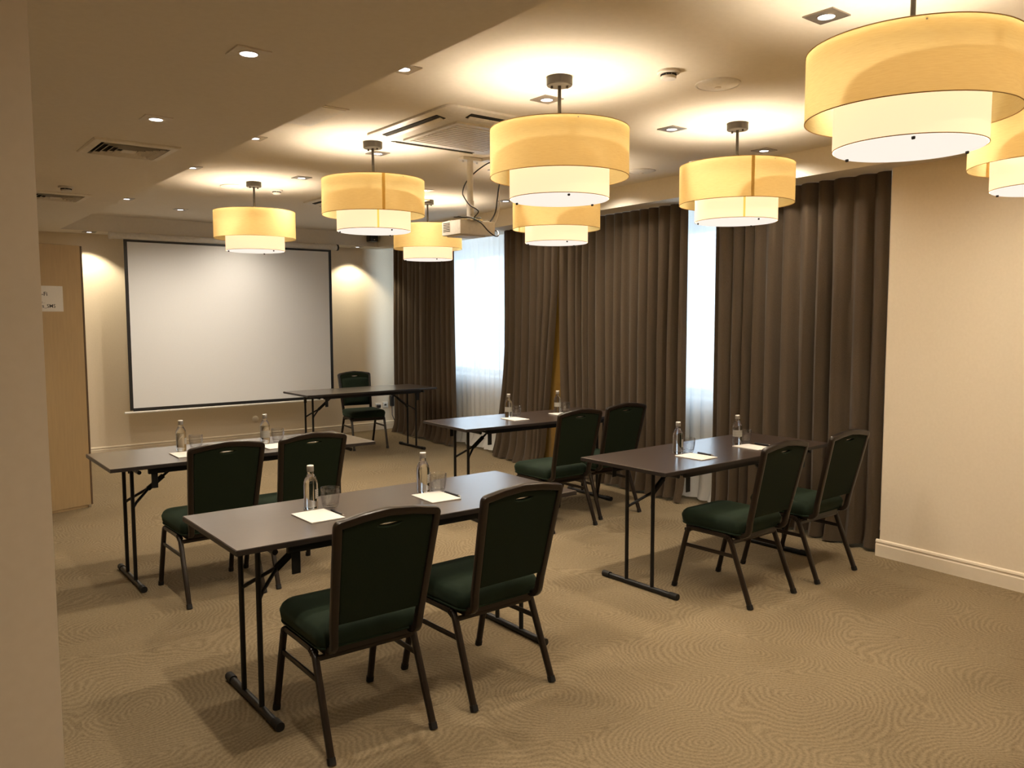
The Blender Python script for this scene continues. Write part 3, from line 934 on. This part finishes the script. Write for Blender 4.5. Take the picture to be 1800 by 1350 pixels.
for i, (x, y, z, lab) in enumerate(DL):
    o = D0 if i == 0 else copy_tree(D0)
    o.location = (x, y, z); o['label'] = lab; o['group'] = 'recessed downlights'
    if z == ZS and y < 5:                    # white rims on the dropped ceiling
        for ch in o.children:
            if ch.type == 'MESH' and not ch.name.startswith('lens'):
                ch.data = ch.data.copy(); ch.data.materials[0] = MT['grille']
    if y > 9.9:                              # the two tight wall washers
        for ch in o.children:
            if ch.type == 'LIGHT':
                ch.data = ch.data.copy(); ch.data.spot_size = R(108); ch.data.spot_blend = .40; ch.data.energy = 46; ch.data.color = (1.0, 0.86, 0.62)

for i, (x, y, z) in enumerate(BEHIND):
    o = copy_tree(D0)
    o.location = (x, y, z); o['label'] = 'added square recessed downlight on the ceiling out of view behind the camera'; o['group'] = 'added downlights out of view'

# ------------------------------------------------------------------ ceiling fittings
def make_vent():
    t = thing('air_vent', 'x', 'vent')
    w, h = .44, .46
    bm = bmesh.new()
    fr = [(1.0, 0.0), (1.0, -.004), (.97, -.010), (.80, -.014), (.80, 0.0)]
    rings_to(bm, [[(sx*w/2*k, sy*h/2*k, z) for sx, sy in ((-1, -1), (1, -1), (1, 1), (-1, 1))] for k, z in fr], False, False)
    bmesh.ops.recalc_face_normals(bm, faces=bm.faces[:])
    obj('frame', bm, MT['grille'], t, smooth=0)
    obj('backing', box((0, 0, -.0015), (w*.80, h*.80, .002)), MT['dark_void'], t)
    for k in (.70, .56, .42, .28):
        bm = bmesh.new()
        rr = [(k+.030, -.019), (k+.040, -.019), (k-.015, -.004), (k-.025, -.004), (k+.030, -.019)]
        rings_to(bm, [[(sx*w/2*q, sy*h/2*q, z) for sx, sy in ((-1, -1), (1, -1), (1, 1), (-1, 1))] for q, z in rr], False, False)
        bmesh.ops.recalc_face_normals(bm, faces=bm.faces[:])
        obj('louver', bm, MT['grille'], t, smooth=0)
    obj('center_plate', box((0, 0, -.014), (w*.17, h*.17, .006), .002), MT['grille'], t)
    return t
V0 = make_vent()
for i, (x, y, lab) in enumerate([(1.20, 5.005, 'square louvred air vent on the dropped ceiling, nearer the camera'),
                                 (1.19, 7.235, 'square louvred air vent on the dropped ceiling, half behind the near wall edge')]):
    o = V0 if i == 0 else copy_tree(V0)
    o.location = (x, y, ZS); o['label'] = lab; o['group'] = 'louvred air vents'

def make_cassette():
    t = thing('ceiling_air_unit', 'x', 'air conditioner')
    w = .94
    def rr(s, r): return rrect(s, s, r, 5)
    bm = bmesh.new()
    rings_to(bm, [[(x, y, z) for x, y in rr(s, r)] for s, r, z in ((w, .06, 0), (w, .06, -.012), (w-.03, .055, -.020), (w-.24, .05, -.036))])
    bmesh.ops.recalc_face_normals(bm, faces=bm.faces[:])
    obj('panel', bm, MT['white_plastic'], t, smooth=25)
    for k in range(4):
        a = k*PI/2
        rot = Matrix.Rotation(a, 3, 'Z')
        tilt = Matrix.Rotation(R(-8), 3, 'X')
        bm = bmesh.new()
        bm_box(bm, (0, 0, 0), (.60, .062, .010), .003, rot=tilt)
        bmesh.ops.translate(bm, vec=(0, -.405, -.0265), verts=bm.verts[:]); bmesh.ops.rotate(bm, cent=(0, 0, 0), matrix=rot, verts=bm.verts[:])
        sl = obj('air_slot', bm, MT['dark_void'], t, smooth=0)
        bm = bmesh.new()
        bm_box(bm, (0, 0, 0), (.58, .026, .006), .002, rot=Matrix.Rotation(R(-22), 3, 'X'))
        bmesh.ops.translate(bm, vec=(0, -.395, -.036), verts=bm.verts[:]); bmesh.ops.rotate(bm, cent=(0, 0, 0), matrix=rot, verts=bm.verts[:])
        obj('flap', bm, MT['white_plastic'], sl, smooth=0)
    g = obj('intake_grille', prism(rrect(.60, .60, .02, 3), -.048, -.034), MT['white_plastic'], t, smooth=0)
    for i in range(13):
        obj('slat', box((0, -.24+i*.04, -.050), (.54, .020, .005)), MT['white_plastic'], g, smooth=0)
    return t
K0 = make_cassette()
for i, (x, y, lab) in enumerate([(2.925, 4.125, 'square white ceiling air unit with dark slots above the projector'),
                                 (3.86, 7.17, 'white ceiling air unit with only a slot corner showing behind the seamed pendant')]):
    o = K0 if i == 0 else copy_tree(K0)
    o.location = (x, y, ZC); o['label'] = lab; o['group'] = 'ceiling air units'

hatch = thing('access_hatch', 'flat pale square ceiling hatch with a thin frame at the dropped ceiling edge', 'hatch', (1.865, 4.33, ZC))
obj('frame', prism(rrect(.48, .48, .004, 1), -.006, 0), MT['grille'], hatch, smooth=0)
obj('door', prism(rrect(.45, .45, .004, 1), -.009, -.005), MT['white_plastic'], hatch, smooth=0)

def detector(x, y, z, lab, r=.052):
    t = thing('smoke_detector', lab, 'smoke detector', (x, y, z), 0, 'smoke detectors')
    obj('base', lathe([(r, 0), (r, -.010), (r*.9, -.014)], 28), MT['white_plastic'], t)
    obj('sensor_dome', lathe([(r*.62, -.014), (r*.62, -.024), (r*.70, -.026), (r*.66, -.036), (r*.3, -.040)], 28), MT['white_plastic'], t)
    bm = bmesh.new()
    for k in range(8):
        a = 2*PI*k/8
        bm_box(bm, (0, 0, 0), (.006, .022, .006), 0, rot=Matrix.Rotation(a, 3, 'Z'))
        bmesh.ops.translate(bm, vec=(r*.63*math.cos(a), r*.63*math.sin(a), -.019), verts=bm.verts[-8:])
    obj('vent_slot', bm, MT['dark_void'], t)
    return t
detector(2.889*kz, 2.532*kz, ZC, 'small white smoke detector beside the round ceiling disc')
detector(2.838*kz, 6.901*kz, ZC, 'small smoke detector beside the rod of the screen pendant')
detector(1.173, 6.687, ZS, 'small smoke detector on the dropped ceiling between the vents')
def disc(x, y, lab):
    t = thing('ceiling_speaker', lab, 'ceiling disc', (x, y, ZC), 0, 'round ceiling discs')
    obj('rim', lathe([(.108, 0), (.108, -.006), (.100, -.010), (.096, -.004)], 40, cap=False), MT['white_plastic'], t)
    f = obj('face_plate', lathe([(.097, 0), (.097, -.006), (.080, -.013), (.03, -.018)], 40), MT['white_plastic'], t)
    obj('knob', lathe([(.016, -.017), (.016, -.021), (.010, -.023)], 20), MT['grille'], f)
disc(3.227*kz, 2.521*kz, 'round white ceiling disc beside the smoke detector')
disc(2.466*kz, 6.912*kz, 'round ceiling disc near the canopy of the screen pendant')
disc(4.66*kz, 4.34*kz, 'round ceiling disc half hidden behind the mid ceiling pendant')

# ------------------------------------------------------------------ projector and its mount
pm = thing('projector_mount', 'white pole mount fixed to the ceiling beside the air unit', 'mount', (3.40, 4.80, ZC))
obj('ceiling_plate', box((0, 0, -.012), (.16, .07, .024), .004), MT['white_plastic'], pm)
for s in (-1, 1):
    obj('bolt', lathe([(.008, -.036), (.008, -.022)], 8, c=(s*.06, 0, 0)), MT['chrome'], pm)
pole = obj('pole', tube([(0, 0, -.02), (0, 0, -.335)], .022, 16), MT['white_plastic'], pm)
obj('collar', tube([(0, 0, -.30), (0, 0, -.345)], .027, 16), MT['white_plastic'], pole)
obj('lower_pole', tube([(0, 0, -.335), (0, 0, -.430)], .026, 16), MT['white_plastic'], pm)
for z in (-.36, -.40):
    obj('screw', tube([(-.012, -.024, z), (-.012, -.031, z)], .005, 8), MT['chrome'], pm)
obj('mounting_plate', lathe([(.085, -.446), (.09, -.442), (.09, -.434), (.03, -.428)], 28), MT['chrome'], pm)
pj = thing('projector', 'white box projector hanging under the pole mount, cables looped over it', 'projector', (3.425, 4.86, 2.170))
obj('body', box((0, 0, .050), (.305, .235, .100), .008, 2), MT['white_plastic'], pj)
g = obj('vent_grille', box((-.1535, .05, .055), (.003, .085, .070), .001), MT['grille'], pj)
bm = bmesh.new()
for i in range(6):
    bm_box(bm, (-.156, .05, .028+i*.011), (.003, .080, .005))
obj('slat', bm, MT['dark_void'], g, smooth=0)
lens = obj('lens', lathe([(.024, 0), (.028, .002), (.028, .02), (.020, .024), (.018, .018)], 24), MT['black_plastic'], pj)
lens.rotation_euler = (R(-90), 0, 0); lens.location = (-.07, .115, .05)
obj('base_foot', box((-.02, .0, -.004), (.22, .17, .010), .003), MT['grille'], pj)
for sx in (-1, 1):
    obj('mount_arm', tube([(sx*.03, 0, .099), (sx*.11, -.09 if sx > 0 else .09, .112)], .005, 8), MT['chrome'], pj)
def cable(name, pts, r, m, lab, y):
    P_ = [Vector((a, y+(b-4.72), c_)) for a, b, c_ in pts]
    # smooth path (Catmull-Rom)
    out = []
    for i in range(len(P_)-1):
        p0, p1, p2, p3 = P_[max(i-1, 0)], P_[i], P_[i+1], P_[min(i+2, len(P_)-1)]
        for k in range(6):
            u = k/6
            out.append(.5*((2*p1)+(p2-p0)*u+(2*p0-5*p1+4*p2-p3)*u*u+(3*p1-p0-3*p2+p3)*u**3))
    out.append(P_[-1])
    return tag(obj(name, tube(out, r, 8), MT[m]), lab, 'cable', 'projector cables')
cable('power_cable', [(3.535, 4.72, 2.685), (3.499, 4.74, 2.668), (3.435, 4.78, 2.614), (3.385, 4.83, 2.541), (3.335, 4.80, 2.467), (3.318, 4.76, 2.426), (3.345, 4.73, 2.37), (3.405, 4.71, 2.331), (3.398, 4.75, 2.292), (3.42, 4.78, 2.287)], .0045, 'black_plastic', 'black cable running from the ceiling outlet down past the white pole', 4.72)
cable('looped_cable', [(3.243, 4.74, 2.285), (3.31, 4.70, 2.283), (3.46, 4.72, 2.292), (3.42, 4.80, 2.300), (3.29, 4.76, 2.292), (3.300, 4.64, 2.278), (3.372, 4.605, 2.245), (3.440, 4.60, 2.188), (3.503, 4.61, 2.160), (3.556, 4.64, 2.167), (3.592, 4.70, 2.205), (3.580, 4.80, 2.229)], .0045, 'black_plastic', 'black cable looped over the top and front of the projector', 4.76)
cable('video_cable', [(3.66, 4.76, 2.700), (3.64, 4.72, 2.60), (3.62, 4.72, 2.50), (3.609, 4.72, 2.432), (3.600, 4.74, 2.329), (3.590, 4.84, 2.241)], .005, 'black_plastic', 'thick black cable dropping behind the pendant to the projector', 4.76)
cable('pale_cable', [(3.665, 4.80, 2.700), (3.65, 4.74, 2.58), (3.64, 4.72, 2.50), (3.645, 4.72, 2.394), (3.625, 4.72, 2.310), (3.608, 4.74, 2.260), (3.590, 4.83, 2.205)], .004, 'grille', 'thin beige cable with a connector beside the thick black one', 4.78)
ob = thing('ceiling_outlet', 'pale ceiling outlet box next to the pole mount with a black plug', 'outlet', (3.555, 4.74, ZC))
obj('box', prism(rrect(.15, .10, .03, 4), -.020, 0), MT['white_plastic'], ob)
obj('plug', box((-.01, -.01, -.030), (.036, .022, .020), .004), MT['black_plastic'], ob)

# ------------------------------------------------------------------ projection screen, speaker, wall fittings
sx0, sx1, ys = 2.26, 4.735, 9.80
ps = thing('projection_screen', 'large white pull-down projection screen with a black border', 'screen', ((sx0+sx1)/2, ys, .525))
zt = 2.455
w = sx1-sx0
obj('fabric', box((0, 0, (zt-.525)/2+.02), (w, .004, zt-.525-.02)), MT['screen'], ps)
bm = bmesh.new()
for s in (-1, 1):
    bm_box(bm, (s*(w/2-.016), -.003, (zt-.525)/2+.02), (.036, .0035, zt-.525-.02))
bm_box(bm, (0, -.003, .036), (w-.06, .0035, .036))
bm_box(bm, (0, -.003, zt-.525-.012), (w-.06, .0035, .024))
obj('black_border', bm, MT['black_plastic'], ps, smooth=0)
obj('bottom_bar', sweep([(-w/2-.06, 0, .006), (w/2+.03, 0, .006)], rrect(.024, .024, .008, 3)), MT['white_plastic'], ps)
cs = obj('case', sweep([(-w/2-.13, 0, zt-.525+.036), (w/2+.085, 0, zt-.525+.036)], circ(.036, 20)), MT['white_plastic'], ps)
for x in (-w/2-.135, w/2+.09):
    obj('end_cap', sweep([(x-.010, 0, zt-.525+.036), (x+.010, 0, zt-.525+.036)], circ(.041, 20)), MT['black_plastic'] if x > 0 else MT['white_plastic'], cs)
for x in (-w/2+.2, w/2-.2):
    obj('hanger', box((x, 0, zt-.525+.073), (.05, .03, .016), .003), MT['white_plastic'], ps)

sp = thing('wall_speaker', 'small black wall speaker mounted on the beam in the corner', 'speaker', (5.325, YBEAM-.0, 2.650))
obj('bracket', box((0, -.012, .0), (.04, .024, .06), .004), MT['black_plastic'], sp)
obj('cabinet', box((0, -.085, .005), (.115, .125, .135), .012, 2), MT['black_plastic'], sp)
tw = obj('tweeter', lathe([(.007, 0), (.006, .003)], 14), MT['white_plastic'], sp)
tw.rotation_euler = (R(90), 0, 0); tw.location = (0, -.147, -.035)

def socket(x, z, lab, plug=False):
    t = thing('wall_socket', lab, 'socket', (x, YB, z), 0, 'wall sockets')
    obj('plate', box((0, -.006, 0), (.082, .012, .082), .003), MT['white_plastic'], t)
    d = obj('insert', lathe([(.024, 0), (.024, .005), (.018, .005), (.016, .001)], 20), MT['white_plastic'], t)
    d.rotation_euler = (R(90), 0, 0); d.location = (0, -.011, 0)
    if plug:
        obj('plug', box((0, -.035, .0), (.05, .05, .045), .008), MT['black_plastic'], t)
socket(5.625, .335, 'white wall socket with a black plug behind the presenter chair', True)
socket(5.745, .345, 'empty white wall socket nearest the corner curtain')
ad = thing('power_adapter', 'black power adapter hanging on the wall beside the corner curtain', 'adapter', (5.842, YB, .30))
obj('brick', box((0, -.03, .10), (.055, .05, .155), .008), MT['black_plastic'], ad)
obj('neck', tube([(0, -.03, .175), (0, -.03, .235)], .014, 12), MT['black_plastic'], ad)
obj('lead', tube(fillet([(0, -.03, .03), (.0, -.03, -.10), (.05, -.05, -.24), (.02, -.07, -.292)], .05), .005, 8), MT['black_plastic'], ad)
rc = thing('round_wall_cap', 'round pale cap on the wall below the screen', 'wall cap', (3.852, YB, .29))
d = obj('cover', lathe([(.042, 0), (.042, .006), (.036, .010)], 24), MT['grille'], rc)
d.rotation_euler = (R(90), 0, 0)

# ------------------------------------------------------------------ tan partition panel with its notice
pa = math.atan2(.098, .326)
pn = thing('partition_panel', 'tall tan partition panel standing beyond the near wall edge', 'partition', (1.420, 7.561, 0), pa)
obj('leaf', box((-.60, .0225, 1.102), (1.17, .045, 2.165), .002), MT['panel'], pn)
obj('edge_strip', box((-.004, .024, 1.102), (.016, .040, 2.165), .002), MT['panel_edge'], pn)
obj('base_strip', box((-.60, .0225, .016), (1.16, .035, .030)), MT['panel'], pn)
obj('foot', lathe([(.012, 0), (.012, .02), (.006, .024)], 14, c=(-.03, -.004, 0)), MT['chrome'], pn)
def text_obj(s, size, x, z, m, parent, bold=0.0):
    cu = bpy.data.curves.new('lettering', 'FONT'); cu.body = s; cu.size = size; cu.extrude = .0004; cu.offset = bold
    tmp = bpy.data.objects.new('lettering', cu); COL.objects.link(tmp)
    dg = bpy.context.evaluated_depsgraph_get()
    me = bpy.data.meshes.new_from_object(tmp.evaluated_get(dg))
    bpy.data.objects.remove(tmp)
    me.transform(Matrix.Rotation(R(90), 4, 'X'))
    me.materials.clear(); me.materials.append(MT[m])
    return link('lettering', me, parent, (x, -.0010, z))
nt_ = thing('notice_sheet', 'white notice sheet with black lettering pinned on the tan panel', 'notice', (1.420-.315*math.cos(pa)+.0015*math.sin(pa), 7.561-.315*math.sin(pa)-.0015*math.cos(pa), 1.747), pa)
obj('sheet', box((0, 0, 0), (.29, .0012, .205)), MT['paper'], nt_, smooth=0)
text_obj('Wi-Fi', .046, -.080, .022, 'ink', nt_, .0004)
text_obj('nts...', .026, -.046, -.036, 'grey_ink', nt_)
text_obj('ors_SMS', .040, -.058, -.072, 'ink', nt_, .0002)
pi_ = obj('pin', lathe([(.005, 0), (.004, .004)], 12), MT['ink'], nt_)
pi_.rotation_euler = (R(90), 0, 0); pi_.location = (-.05, -.001, .088)
wb = thing('wall_box', 'small white rounded box on the tan panel below the notice', 'box', (1.420-.402*math.cos(pa), 7.561-.402*math.sin(pa), 1.565), pa)
bm = bmesh.new()
rings_to(bm, [[(x, -y, z) for x, z in rrect(.085-i*2, .165-i*2, .03, 5)] for y, i in ((.001, 0), (.022, 0), (.030, .006), (.033, .014))])
bmesh.ops.recalc_face_normals(bm, faces=bm.faces[:])
obj('cover', bm, MT['white_plastic'], wb)
obj('button', box((0, -.034, -.03), (.03, .006, .03), .002), MT['grille'], wb)
